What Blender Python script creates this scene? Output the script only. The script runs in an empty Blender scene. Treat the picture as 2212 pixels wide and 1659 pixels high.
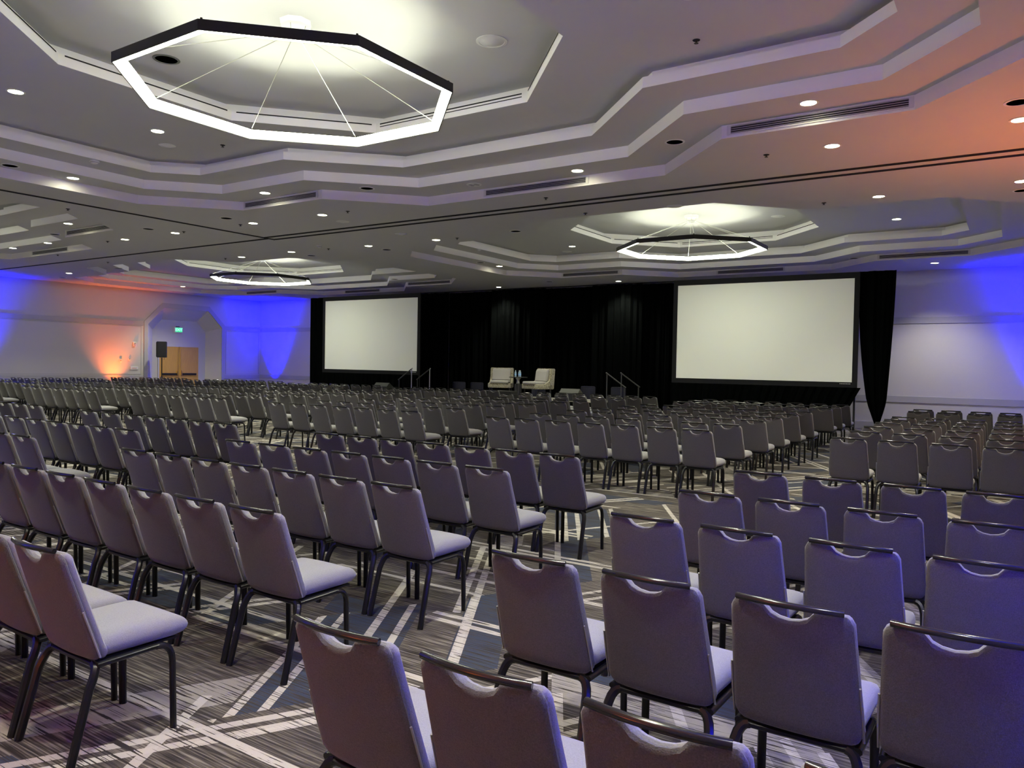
import bpy, bmesh, math, random
from mathutils import Vector, Matrix, geometry
PI = math.pi
random.seed(7)
C = bpy.context.scene.collection

# ------------------------------------------------------------------ camera
YAW, PITCH, ROLL, FPX = -0.58314225, -0.02453071, 0.01834074, 1651.43
CAM = Vector((0, 0, 1.67))
_f = Vector((math.sin(YAW)*math.cos(PITCH), math.cos(YAW)*math.cos(PITCH), math.sin(PITCH)))
_r = Vector((math.cos(YAW), -math.sin(YAW), 0)); _u = _r.cross(_f)
_c, _s = math.cos(ROLL), math.sin(ROLL)
RT, UP = _c*_r + _s*_u, -_s*_r + _c*_u
cd = bpy.data.cameras.new('camera'); cam = bpy.data.objects.new('camera', cd); C.objects.link(cam)
cd.sensor_width = 36; cd.lens = 36*FPX/2212; cd.clip_start = .05; cd.clip_end = 200
M = Matrix((RT, UP, -_f)).transposed().to_4x4(); M.translation = CAM
cam.matrix_world = M
bpy.context.scene.camera = cam

def project(p):
    d = Vector(p)-CAM
    z = d.dot(_f)
    if z < .05: return (1e9, 1e9, z)
    return (1106+FPX*d.dot(RT)/z, 829.5-FPX*d.dot(UP)/z, z)

# ------------------------------------------------------------------ world, exposure
w = bpy.data.worlds.new('world'); bpy.context.scene.world = w; w.use_nodes = True
w.node_tree.nodes['Background'].inputs[0].default_value = (.05, .05, .06, 1)
w.node_tree.nodes['Background'].inputs[1].default_value = .3
vs = bpy.context.scene.view_settings
vs.view_transform = 'Standard'; vs.look = 'None'; vs.gamma = 1; vs.use_curve_mapping = False
vs.exposure = 1.05

RING_E = 24.0          # chandelier strip strength
RING_UP = 0.45
DOWN_W = 190.0          # recessed downlight watts
BLUE, ORANGE = (0.0, 0.0, 1.0), (1.0, .18, .012)

# ------------------------------------------------------------------ room dimensions
XL, XR, YB, YF, H = -30.93, 1.42, -1.9, 24.43, 4.56
XA, XC, YA, YBB = -6.78, -22.88, 5.79, 18.15      # bay centres
BAYS = [(XA, YA), (XA, YBB), (XC, YBB), (XC, YA)]

# ------------------------------------------------------------------ materials
MATS = {}
def mat(name, col, rough=.6, metal=0, emit=None, strength=0, sheen=0, spec=.5, noise=0, nscale=40, bump=0, alpha=None, trans=0, ior=1.45):
    m = bpy.data.materials.new(name); m.use_nodes = True
    nt = m.node_tree; b = nt.nodes['Principled BSDF']
    b.inputs['Base Color'].default_value = (*col, 1)
    b.inputs['Roughness'].default_value = rough
    b.inputs['Metallic'].default_value = metal
    b.inputs['Specular IOR Level'].default_value = spec
    b.inputs['IOR'].default_value = ior
    if sheen:
        b.inputs['Sheen Weight'].default_value = sheen
        b.inputs['Sheen Roughness'].default_value = .4
    if trans: b.inputs['Transmission Weight'].default_value = trans
    if emit:
        b.inputs['Emission Color'].default_value = (*emit, 1)
        b.inputs['Emission Strength'].default_value = strength
    if noise or bump:
        tc = nt.nodes.new('ShaderNodeTexCoord'); nz = nt.nodes.new('ShaderNodeTexNoise')
        nz.inputs['Scale'].default_value = nscale; nz.inputs['Detail'].default_value = 4
        nt.links.new(tc.outputs['Object'], nz.inputs['Vector'])
        if noise:
            mx = nt.nodes.new('ShaderNodeMix'); mx.data_type = 'RGBA'
            mx.inputs[6].default_value = (*[c*(1-noise) for c in col], 1)
            mx.inputs[7].default_value = (*[min(1, c*(1+noise)) for c in col], 1)
            nt.links.new(nz.outputs['Fac'], mx.inputs[0]); nt.links.new(mx.outputs[2], b.inputs['Base Color'])
        if bump:
            bp = nt.nodes.new('ShaderNodeBump'); bp.inputs['Strength'].default_value = bump
            bp.inputs['Distance'].default_value = .002
            nt.links.new(nz.outputs['Fac'], bp.inputs['Height']); nt.links.new(bp.outputs[0], b.inputs['Normal'])
    MATS[name] = m
    return m

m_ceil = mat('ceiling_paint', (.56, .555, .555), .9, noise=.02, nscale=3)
m_fascia_lit = mat('fascia_lit_tone', (.90, .885, .87), .85)  # ceiling paint made lighter: ring light on the risers put into the colour
m_wall = mat('wallcovering', (.58, .56, .53), .85, noise=.05, nscale=60)
m_trim = mat('trim_paint', (.43, .42, .41), .6)
m_alc = mat('alcove_paint', (.55, .54, .52), .8)
m_fabric = mat('chair_fabric', (.095, .091, .088), .95, sheen=.2, spec=.12, noise=.5, nscale=260, bump=.9)
m_seat = mat('seat_fabric', (.21, .21, .205), .95, sheen=.22, spec=.12, noise=.3, nscale=260, bump=.7)
m_leg = mat('black_metal', (.006, .006, .007), .28, spec=.3)
m_rail = mat('dark_chrome', (.016, .015, .015), .16, metal=.25)
m_glide = mat('clear_plastic', (.2, .2, .19), .3)
m_black = mat('black_plastic', (.012, .012, .013), .5)
m_velvet = mat('black_velour', (.0032, .0040, .0040), .95, spec=.03)
m_border = mat('screen_border', (.012, .012, .014), .8, spec=.2)
m_screen = mat('projection_fabric', (.86, .87, .80), .7, spec=.2)
m_white = mat('white_plastic', (.75, .75, .72), .5)
m_cable = mat('steel_cable', (.55, .55, .5), .35, metal=.6)
m_ring = mat('light_diffuser', (1, 1, .9), .5, emit=(.96, 1, .77), strength=RING_E)
m_ringup = mat('uplight_diffuser', (1, 1, .9), .5, emit=(.94, 1, .68), strength=RING_UP)
m_bronze = mat('black_aluminium', (.015, .014, .012), .4)
m_lamp = mat('lamp_lens', (1, 1, .9), .5, emit=(1, .98, .82), strength=5)
m_slot = mat('slot_black', (.01, .01, .012), .7)
m_track = mat('track_grey', (.10, .10, .10), .5, metal=.3)
m_vent = mat('vent_slat', (.42, .41, .43), .5)
m_spk = mat('speaker_grille', (.02, .02, .025), .7)
m_grey = mat('grey_grille', (.16, .17, .16), .7)
m_exit = mat('exit_face', (.05, .3, .15), .5, emit=(.03, .36, .15), strength=1.0)
m_exitw = mat('exit_letters', (.8, 1, .9), .5, emit=(.30, 1, .50), strength=1.0)
m_gold = mat('brass', (.75, .5, .2), .3, metal=.9)
m_arm = mat('armchair_fabric', (.34, .33, .30), .9, sheen=.2, noise=.12, nscale=90)
m_deck = mat('stage_carpet', (.18, .17, .14), .95, noise=.2, nscale=50)
m_steel = mat('brushed_steel', (.5, .5, .49), .35, metal=.7)
m_navy = mat('navy_cloth', (.008, .008, .02), .9)
m_water = mat('water_bottle', (.55, .72, .85), .1, trans=.5, ior=1.33)
m_blab = mat('bottle_label', (.25, .45, .75), .5)
m_red = mat('red_lettering', (.5, .05, .03), .5)
m_whitemark = mat('white_mark', (.7, .7, .7), .5)
m_case = mat('case_laminate', (.02, .02, .02), .4)
m_bluelens = mat('blue_lens', (0, 0, .6), .4, emit=BLUE, strength=3)
m_orlens = mat('orange_lens', (.6, .2, 0), .4, emit=ORANGE, strength=3)

def wood(name, c1, c2):
    m = bpy.data.materials.new(name); m.use_nodes = True; nt = m.node_tree; b = nt.nodes['Principled BSDF']
    tc = nt.nodes.new('ShaderNodeTexCoord'); mp = nt.nodes.new('ShaderNodeMapping'); nz = nt.nodes.new('ShaderNodeTexNoise')
    mp.inputs['Scale'].default_value = (14, 14, .8); nz.inputs['Scale'].default_value = 5; nz.inputs['Detail'].default_value = 6
    mx = nt.nodes.new('ShaderNodeMix'); mx.data_type = 'RGBA'
    mx.inputs[6].default_value = (*c1, 1); mx.inputs[7].default_value = (*c2, 1)
    nt.links.new(tc.outputs['Object'], mp.inputs[0]); nt.links.new(mp.outputs[0], nz.inputs['Vector'])
    nt.links.new(nz.outputs['Fac'], mx.inputs[0]); nt.links.new(mx.outputs[2], b.inputs['Base Color'])
    b.inputs['Roughness'].default_value = .35
    return m
m_wood = wood('maple_veneer', (.50, .27, .055), (.72, .44, .12))

def patterned(name):
    m = bpy.data.materials.new(name); m.use_nodes = True; nt = m.node_tree; b = nt.nodes['Principled BSDF']
    tc = nt.nodes.new('ShaderNodeTexCoord'); nz = nt.nodes.new('ShaderNodeTexVoronoi'); nz.feature = 'DISTANCE_TO_EDGE'
    nz.inputs['Scale'].default_value = 26
    cr = nt.nodes.new('ShaderNodeValToRGB'); cr.color_ramp.interpolation = 'CONSTANT'
    cr.color_ramp.elements[0].color = (.16, .145, .09, 1); cr.color_ramp.elements[1].position = .1
    cr.color_ramp.elements[1].color = (.40, .375, .28, 1)
    nt.links.new(tc.outputs['Object'], nz.inputs['Vector']); nt.links.new(nz.outputs['Distance'], cr.inputs[0])
    nt.links.new(cr.outputs[0], b.inputs['Base Color']); b.inputs['Roughness'].default_value = .9
    return m
m_pattern = patterned('squiggle_fabric')

def carpet():
    m = bpy.data.materials.new('patterned_carpet'); m.use_nodes = True
    nt = m.node_tree; N = nt.nodes; L = nt.links; b = N['Principled BSDF']
    def math_(op, a, bb=None, c=None):
        n = N.new('ShaderNodeMath'); n.operation = op
        for i, v in enumerate((a, bb, c)):
            if v is None: continue
            if isinstance(v, (int, float)): n.inputs[i].default_value = v
            else: L.new(v, n.inputs[i])
        return n.outputs[0]
    def mix(f, a, bb):
        n = N.new('ShaderNodeMix'); n.data_type = 'RGBA'
        if isinstance(f, (int, float)): n.inputs[0].default_value = f
        else: L.new(f, n.inputs[0])
        for i, v in ((6, a), (7, bb)):
            if isinstance(v, tuple): n.inputs[i].default_value = (*v, 1)
            else: L.new(v, n.inputs[i])
        return n.outputs[2]
    tc = N.new('ShaderNodeTexCoord')
    sx = N.new('ShaderNodeSeparateXYZ'); L.new(tc.outputs['Object'], sx.inputs[0])
    X, Y = sx.outputs[0], sx.outputs[1]
    def rot(cellrand, base):
        a = math_('MULTIPLY', math_('FLOOR', math_('MULTIPLY', cellrand, 5.0)), PI/5)
        a = math_('ADD', a, base)
        c, s = math_('COSINE', a), math_('SINE', a)
        u = math_('ADD', math_('MULTIPLY', X, c), math_('MULTIPLY', Y, s))
        v = math_('SUBTRACT', math_('MULTIPLY', Y, c), math_('MULTIPLY', X, s))
        return u, v
    def comb(a, bb, c=0.0):
        n = N.new('ShaderNodeCombineXYZ')
        for i, v in enumerate((a, bb, c)):
            if isinstance(v, (int, float)): n.inputs[i].default_value = v
            else: L.new(v, n.inputs[i])
        return n.outputs[0]
    def white(vec):
        n = N.new('ShaderNodeTexWhiteNoise'); n.noise_dimensions = '3D'; L.new(vec, n.inputs['Vector']); return n.outputs['Value']
    def noise(vec, sc=1, det=2):
        n = N.new('ShaderNodeTexNoise'); L.new(vec, n.inputs['Vector']); n.inputs['Scale'].default_value = sc
        n.inputs['Detail'].default_value = det; return n.outputs['Fac']
    def rotc(deg, x=None, y=None):
        a = math.radians(deg); c, s_ = math.cos(a), math.sin(a)
        return (math_('ADD', math_('MULTIPLY', X, c), math_('MULTIPLY', Y, s_)), math_('SUBTRACT', math_('MULTIPLY', Y, c), math_('MULTIPLY', X, s_)))
    # weave: fine streaks that all run the width of the room
    st = noise(comb(math_('MULTIPLY', X, 3.0), math_('MULTIPLY', Y, 95.0), 0.0), 1, 4)
    cr = N.new('ShaderNodeValToRGB'); L.new(st, cr.inputs[0]); e = cr.color_ramp
    e.elements[0].position = .40; e.elements[0].color = (.012, .010, .010, 1)
    e.elements[1].position = .64; e.elements[1].color = (.20, .185, .15, 1)
    k = e.elements.new(.52); k.color = (.070, .060, .050, 1)
    base = cr.outputs[0]
    big = noise(comb(math_('MULTIPLY', X, .5), math_('MULTIPLY', Y, .9), 4.0), 1, 2)
    dark = math_('MULTIPLY', math_('LESS_THAN', big, .47), .35)
    base = mix(dark, base, (.03, .026, .024))
    u60, v60 = rotc(60); u120, v120 = rotc(120)
    fams = []
    # parallelogram patches on the 60/120 degree lattice; each patch holds one family of lines
    ca, cb = math_('FLOOR', math_('DIVIDE', v60, 1.25)), math_('FLOOR', math_('DIVIDE', v120, 1.55))
    R1 = white(comb(ca, cb, 1.0)); R2 = white(comb(ca, cb, 7.0))
    tex = math_('GREATER_THAN', st, .425)
    fine = math_('GREATER_THAN', st, .475)
    for lo, hi, (u, v), o_ in ((-.1, .40, (X, Y), 1.0), (.40, .70, (u60, v60), 5.0), (.70, 1.1, (u120, v120), 9.0)):
        inp = math_('MULTIPLY', math_('GREATER_THAN', R1, lo), math_('LESS_THAN', R1, hi))
        bq = math_('FLOOR', math_('DIVIDE', v, .30)); wb = white(comb(bq, R2, o_))
        nav = math_('MULTIPLY', math_('MULTIPLY', math_('GREATER_THAN', wb, .80), fine), inp)
        base = mix(math_('MULTIPLY', nav, .9), base, (.015, .028, .058))
        pal = math_('MULTIPLY', math_('MULTIPLY', math_('LESS_THAN', wb, .11), tex), inp)
        base = mix(math_('MULTIPLY', pal, .75), base, (.31, .29, .25))
        q = math_('DIVIDE', v, .135); wl = white(comb(math_('FLOOR', q), R2, o_+2))
        on = math_('MULTIPLY', math_('MULTIPLY', math_('GREATER_THAN', wl, .70), math_('LESS_THAN', math_('FRACT', q), .36)), math_('MULTIPLY', inp, tex))
        base = mix(math_('MULTIPLY', on, .88), base, (.43, .405, .35))
    # longer single lines and pairs that run across the patches
    for (u, v), o_, per, thr in (((u60, v60), 3.3, .62, .66), ((u120, v120), 8.1, .58, .62), ((X, Y), 5.7, .9, .72)):
        q = math_('ADD', math_('DIVIDE', v, per), o_); fq = math_('FRACT', q)
        ww = white(comb(math_('FLOOR', q), math_('FLOOR', math_('ADD', math_('DIVIDE', u, 1.9), math_('MULTIPLY', math_('FLOOR', q), .37))), o_))
        l1 = math_('LESS_THAN', fq, .055/per)
        l2 = math_('MULTIPLY', math_('MULTIPLY', math_('GREATER_THAN', fq, .10/per), math_('LESS_THAN', fq, .155/per)), math_('GREATER_THAN', ww, .84))
        on = math_('MULTIPLY', math_('MULTIPLY', math_('GREATER_THAN', ww, thr), math_('MAXIMUM', l1, l2)), tex)
        base = mix(math_('MULTIPLY', on, .9), base, (.43, .405, .35))
    gr = noise(tc.outputs['Object'], 260, 2)
    base2 = mix(math_('MULTIPLY', gr, .38), base, (.08, .073, .066))
    L.new(base2, b.inputs['Base Color'])
    b.inputs['Roughness'].default_value = 1; b.inputs['Specular IOR Level'].default_value = .1
    bp = N.new('ShaderNodeBump'); bp.inputs['Strength'].default_value = .4; bp.inputs['Distance'].default_value = .003
    L.new(gr, bp.inputs['Height']); L.new(bp.outputs[0], b.inputs['Normal'])
    return m
m_carpet = carpet()

# ------------------------------------------------------------------ mesh helpers
def new(): return bmesh.new()
def obj(name, bm, mats, parent=None, loc=None, smooth=False):
    me = bpy.data.meshes.new(name)
    bm.to_mesh(me); bm.free()
    if not isinstance(mats, (list, tuple)): mats = [mats]
    for m in mats: me.materials.append(m)
    if smooth:
        for p in me.polygons: p.use_smooth = True
        try: me.set_sharp_from_angle(angle=math.radians(42))
        except Exception: pass
    o = bpy.data.objects.new(name, me); C.objects.link(o)
    if parent: o.parent = parent
    if loc: o.location = loc
    return o
def tag(o, label=None, cat=None, group=None, kind=None):
    if label: o['label'] = label
    if cat: o['category'] = cat
    if group: o['group'] = group
    if kind: o['kind'] = kind
    return o
def thing(name, label, cat, loc=(0, 0, 0), rz=0, group=None):
    o = bpy.data.objects.new(name, None); C.objects.link(o); o.empty_display_size = .1
    o.location = loc; o.rotation_euler = (0, 0, rz)
    return tag(o, label, cat, group)
def struct(name, bm, m, label=None, smooth=False):
    o = obj(name, bm, m, smooth=smooth); return tag(o, label, kind='structure')
def box(bm, x0, x1, y0, y1, z0, z1, mi=0, bevel=0):
    vs_ = [bm.verts.new((x, y, z)) for z in (z0, z1) for y in (y0, y1) for x in (x0, x1)]
    fs = [bm.faces.new([vs_[i] for i in f]) for f in ((0, 2, 3, 1), (4, 5, 7, 6), (0, 1, 5, 4), (2, 6, 7, 3), (0, 4, 6, 2), (1, 3, 7, 5))]
    for f in fs: f.material_index = mi
    if bevel:
        es = list({e for f in fs for e in f.edges})
        r = bmesh.ops.bevel(bm, geom=es, offset=bevel, segments=2, affect='EDGES', profile=.5)
        for f in r['faces']: f.material_index = mi
def tube(bm, pts, r, n=8, sq=0, cap=True, mi=0, up=Vector((0, 0, 1)), ry=None):
    pts = [Vector(p) for p in pts]; rings = []
    ry = ry or r; prev = None
    for i, p in enumerate(pts):
        a = pts[max(i-1, 0)]; b = pts[min(i+1, len(pts)-1)]
        t = (b-a).normalized()
        if prev is None:
            s = t.cross(up)
            if s.length < 1e-3: s = t.cross(Vector((0, 1, 0)))
        else: s = prev - t*prev.dot(t)
        s.normalize(); prev = s; q = s.cross(t)
        ring = []
        for k in range(n):
            th = 2*PI*(k+.5)/n; cx, cy = math.cos(th), math.sin(th)
            if sq:
                g = (abs(cx)**sq+abs(cy)**sq)**(-1/sq); cx, cy = cx*g, cy*g
            ring.append(bm.verts.new(p+s*cx*r+q*cy*ry))
        rings.append(ring)
    for a, b in zip(rings, rings[1:]):
        for k in range(n):
            f = bm.faces.new((a[k], a[(k+1) % n], b[(k+1) % n], b[k])); f.material_index = mi
    if cap:
        for rg in (rings[0][::-1], rings[-1]):
            f = bm.faces.new(rg); f.material_index = mi
def lathe(bm, prof, n=24, cx=0, cy=0, mi=0):
    rings = [[bm.verts.new((cx+r*math.cos(2*PI*k/n), cy+r*math.sin(2*PI*k/n), z)) for k in range(n)] for r, z in prof]
    for a, b in zip(rings, rings[1:]):
        for k in range(n):
            f = bm.faces.new((a[k], a[(k+1) % n], b[(k+1) % n], b[k])); f.material_index = mi
    if prof[0][0] > 1e-4: bm.faces.new(rings[0][::-1]).material_index = mi
    if prof[-1][0] > 1e-4: bm.faces.new(rings[-1]).material_index = mi
def arc(p0, p1, p2, n=5):
    p0, p1, p2 = map(Vector, (p0, p1, p2))
    return [(1-t)**2*p0+2*t*(1-t)*p1+t*t*p2 for t in [i/n for i in range(n+1)]]
def prism(bm, poly, axis, a0, a1, mi=0):
    """poly in the two other axes (x,y)->z prism; axis 'x': poly=(y,z); axis 'y': poly=(x,z)"""
    def P(p, a): return {'z': (p[0], p[1], a), 'x': (a, p[0], p[1]), 'y': (p[0], a, p[1])}[axis]
    A = [bm.verts.new(P(p, a0)) for p in poly]; B = [bm.verts.new(P(p, a1)) for p in poly]
    n = len(poly)
    for i in range(n): bm.faces.new((A[i], A[(i+1) % n], B[(i+1) % n], B[i])).material_index = mi
    bm.faces.new(A[::-1]).material_index = mi; bm.faces.new(B).material_index = mi
    bmesh.ops.recalc_face_normals(bm, faces=bm.faces)
def text_mesh(s, size, m, name, parent, matrix, depth=.002):
    cu = bpy.data.curves.new(name, 'FONT'); cu.body = s; cu.size = size; cu.extrude = depth
    cu.align_x = 'CENTER'; cu.align_y = 'CENTER'
    t = bpy.data.objects.new('tmp', cu); C.objects.link(t)
    bpy.context.view_layer.update()
    me = bpy.data.meshes.new_from_object(t.evaluated_get(bpy.context.evaluated_depsgraph_get()))
    bpy.data.objects.remove(t)
    me.materials.clear(); me.materials.append(m)
    o = bpy.data.objects.new(name, me); C.objects.link(o); o.parent = parent
    me.transform(matrix); return o

# ------------------------------------------------------------------ floor, walls
bm = new()
vv = [bm.verts.new(p) for p in ((XL-1.5, YB-.3, 0), (XR+.3, YB-.3, 0), (XR+.3, YF+.3, 0), (XL-1.5, YF+.3, 0))]
bm.faces.new(vv); struct('floor', bm, m_carpet, 'dark carpet with pale diagonal stripes and navy bands')

OP = [(18.64, 0), (18.64, 3.15), (19.36, 3.88), (21.54, 3.88), (22.26, 3.15), (22.26, 0)]     # alcove opening (y,z) at X=XL
BK = [(19.19, 0), (19.19, 2.95), (19.64, 3.40), (21.36, 3.40), (21.81, 2.95), (21.81, 0)]     # alcove back at X=-31.5
OT = [(18.47, 0), (18.47, 3.25), (19.30, 4.09), (21.60, 4.09), (22.43, 3.25), (22.43, 0)]
def tess(bm, outer, holes, fn, flip=False, mi=0):
    polys = [[Vector((p[0], p[1], 0)) for p in outer]]+[[Vector((p[0], p[1], 0)) for p in h] for h in holes]
    flat = [p for pl in polys for p in pl]
    vs_ = [bm.verts.new(fn(p)) for p in flat]
    for t in geometry.tessellate_polygon(polys):
        a, b, c = (flat[i] for i in t)
        ccw = (b-a).cross(c-a).z > 0
        t = t if ccw != flip else t[::-1]
        try: bm.faces.new([vs_[i] for i in t]).material_index = mi
        except ValueError: pass
bm = new()
tess(bm, [(YB, 0), (18.64, 0)]+OP[1:5]+[(22.26, 0), (YF, 0), (YF, H+.05), (YB, H+.05)], [], lambda p: (XL, p.x, p.y))
for i in range(5):     # splayed reveals
    a, b = OP[i], OP[i+1]; c, d = BK[i+1], BK[i]
    bm.faces.new([bm.verts.new(q) for q in ((XL, *a), (XL, *b), (-31.5, *c), (-31.5, *d))])
struct('wall_left', bm, m_wall, 'pale wall with recessed arched doorway lit blue and orange')
bm = new(); tess(bm, BK[:1]+BK[1:5]+BK[5:], [], lambda p: (-31.5, p.x, p.y)); struct('wall_alcove', bm, m_alc)
bm = new(); box(bm, XL, XR, YF, YF+.12, 0, H+.05); struct('wall_front', bm, m_wall, 'pale front wall behind the drapes')
bm = new(); box(bm, XR, XR+.12, YB, YF, 0, H+.05); struct('wall_right', bm, m_wall)
bm = new(); box(bm, XL, XR, YB-.12, YB, 0, H+.05); struct('wall_back', bm, m_wall)

n_trim = [0]
def trim(bm, m=m_trim):
    n_trim[0] += 1; return struct('trim_%d' % n_trim[0], bm, m)
def bands_y(x0, x1, y):      # on front wall (faces -Y)
    for z0, z1, t in ((3.06, 3.245, .022), (.81, .995, .022), (0, .22, .03)):
        bm = new(); box(bm, x0, x1, y-t, y-.001, z0, z1, bevel=.004)
        o = trim(bm)
        if z0 == 0: o.name = 'baseboard_front'
bands_y(XL+.03, XR-.03, YF)
for y0, y1 in ((YB+.03, 18.46), (22.44, YF-.035)):
    for z0, z1, t in ((3.06, 3.245, .022), (.79, .965, .022), (0, .22, .03)):
        bm = new(); box(bm, XL+.001, XL+t, y0, y1, z0, z1, bevel=.004); o = trim(bm)
        if z0 == 0: o.name = 'baseboard_left'
for z0, z1, t in ((3.06, 3.245, .022), (.81, .995, .022), (0, .22, .03)):
    bm = new(); box(bm, XR-t, XR-.001, YB+.03, YF-.035, z0, z1, bevel=.004); o = trim(bm)
    if z0 == 0: o.name = 'baseboard_right'
# doorway surround
bm = new()
for i in range(5):
    a, b, c, d = OT[i], OT[i+1], OP[i+1], OP[i]
    for X in (XL+.04,):
        bm.faces.new([bm.verts.new((X, *q)) for q in (a, d, c, b)])
    bm.faces.new([bm.verts.new(q) for q in ((XL+.001, *a), (XL+.04, *a), (XL+.04, *b), (XL+.001, *b))])
    bm.faces.new([bm.verts.new(q) for q in ((XL+.001, *c), (XL+.04, *c), (XL+.04, *d), (XL+.001, *d))])
trim(bm)
# thin panel mouldings on the left wall beside the doorway and inside the splay
def thin_rect_x(X, y0, y1, z0, z1, t=.018):
    bm = new()
    for a in ((y0, y1, z0, z0+t), (y0, y1, z1-t, z1), (y0, y0+t, z0+t, z1-t), (y1-t, y1, z0+t, z1-t)):
        box(bm, X+.001, X+.012, *a)
    trim(bm)
thin_rect_x(XL, 12.35, 18.36, 1.0, 3.03); thin_rect_x(XL, 4, 12.25, 1.0, 3.03); thin_rect_x(XL, 22.5, 24.36, 1.0, 3.03)

# ------------------------------------------------------------------ ceiling with stepped coffers
def full(q):
    a = list(q)
    return a+[(x, -y) for x, y in reversed(q)]+[(-x, -y) for x, y in q]+[(-x, y) for x, y in reversed(q)]
def offset(poly, d):
    n = len(poly); out = []
    ar = sum(poly[i][0]*poly[(i+1) % n][1]-poly[(i+1) % n][0]*poly[i][1] for i in range(n))
    sg = 1 if ar > 0 else -1
    for i in range(n):
        p0, p1, p2 = (Vector(poly[(i+k) % n]) for k in (-1, 0, 1))
        e1, e2 = (p1-p0).normalized(), (p2-p1).normalized()
        n1, n2 = Vector((e1.y, -e1.x))*sg, Vector((e2.y, -e2.x))*sg
        m_ = (n1+n2).normalized(); out.append(tuple(p1+m_*(d/max(.3, m_.dot(n1)))))
    return out
R1 = full([(2.29, 5.08), (3.60, 3.71), (5.76, 3.70), (7.03, 2.33)])
R2 = full([(1.98, 4.43), (3.34, 3.06), (5.52, 3.05), (6.43, 2.08)])
R3 = full([(1.74, 3.75), (3.09, 2.42), (5.22, 2.39), (5.80, 1.83)])
R4 = full([(1.34, 2.69), (2.73, 1.19)])
R3o = offset(R3, .14); R4o = offset(R4, .30)
Z1, Z2, Z3, Z3b, Z4s, Z4 = 4.724, 4.8875, 5.013, 5.11, 5.25, 5.43
bm = new()
def at(poly, c): return [(x+c[0], y+c[1]) for x, y in poly]
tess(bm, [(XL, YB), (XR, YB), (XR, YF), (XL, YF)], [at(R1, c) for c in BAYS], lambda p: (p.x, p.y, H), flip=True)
def riser(bm, poly, z0, z1):
    n = len(poly)
    A = [bm.verts.new((*p, z0)) for p in poly]; B = [bm.verts.new((*p, z1)) for p in poly]
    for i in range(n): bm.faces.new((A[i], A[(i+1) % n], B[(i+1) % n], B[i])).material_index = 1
for c in BAYS:
    p1, p2, p3, p3o, p4, p4o = (at(p, c) for p in (R1, R2, R3, R3o, R4, R4o))
    riser(bm, p1, H, Z1); tess(bm, p1, [p2], lambda p: (p.x, p.y, Z1), True)
    riser(bm, p2, Z1, Z2); tess(bm, p2, [p3], lambda p: (p.x, p.y, Z2), True)
    riser(bm, p3, Z2, Z3); tess(bm, p3o, [p3], lambda p: (p.x, p.y, Z3))
    riser(bm, p3o, Z3, Z3b); tess(bm, p3o, [p4], lambda p: (p.x, p.y, Z3b), True)
    riser(bm, p4, Z3b, Z4s); tess(bm, p4o, [p4], lambda p: (p.x, p.y, Z4s))
    riser(bm, p4o, Z4s, Z4); tess(bm, p4o, [], lambda p: (p.x, p.y, Z4), True)
struct('ceiling', bm, [m_ceil, m_fascia_lit], 'stepped coffered ceiling with octagonal recesses')

# linear slots along the top of each octagonal riser, and partition tracks
for c in BAYS:
    bm = new()
    for d, z0, z1 in ((-.004, 5.222, 5.240), (-.004, 5.185, 5.197)):
        pl = at(offset(R4, d), c); n = len(pl)
        for i in range(n):
            a, b = Vector(pl[i]), Vector(pl[(i+1) % n])
            if z0 < 5.2 and abs(a.y-b.y) > .1: continue
            a, b = a.lerp(b, .03), a.lerp(b, .97)
            bm.faces.new([bm.verts.new(q) for q in ((*a, z0), (*b, z0), (*b, z1), (*a, z1))])
    trim(bm, m_slot)
def track(x0, x1, y0, y1):
    bm = new()
    lx = x1-x0 > y1-y0
    if lx:
        box(bm, x0, x1, y0, y0+.022, H-.012, H-.001); box(bm, x0, x1, y1-.022, y1, H-.012, H-.001); box(bm, x0, x1, y0+.022, y1-.022, H-.004, H-.001, 1)
    else:
        box(bm, x0, x0+.022, y0, y1, H-.012, H-.001); box(bm, x1-.022, x1, y0, y1, H-.012, H-.001); box(bm, x0+.022, x1-.022, y0, y1, H-.004, H-.001, 1)
    trim(bm, [m_slot, m_track])
track(-14.78, XR-.01, 11.76, 11.84); track(-14.78, XR-.01, 12.06, 12.14); track(XL+.01, -14.9, 11.90, 11.98)
track(-14.88, -14.80, YB+.01, 12.14)

# ------------------------------------------------------------------ fixtures in the ceiling
def rel(c, x, y): return (c[0]+x, c[1]+y)
def hole_lamp(x, y, z, label, on=True):
    t = thing('recessed_downlight', label, 'downlight', (x, y, z), group='recessed downlights in the ceiling')
    b = new(); lathe(b, [(.085, -.001), (.112, -.001), (.114, -.006), (.088, -.008), (.085, -.001)]); obj('bezel', b, m_white, t, smooth=True)
    b = new(); lathe(b, [(0, -.0045), (.087, -.0045)]); obj('lens', b, m_lamp, t)
    ld = bpy.data.lights.new('downlight_lamp', 'SPOT'); ld.energy = DOWN_W; ld.color = (1, .98, .80)
    ld.spot_size = math.radians(112); ld.spot_blend = .8; ld.shadow_soft_size = .07
    lo = bpy.data.objects.new('lamp', ld); C.objects.link(lo); lo.parent = t; lo.location = (0, 0, -.03)
    return t
PL = {'P0': H, 'P1': Z1, 'P2': Z2, 'P3': Z3b, 'P4': Z4}
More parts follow.
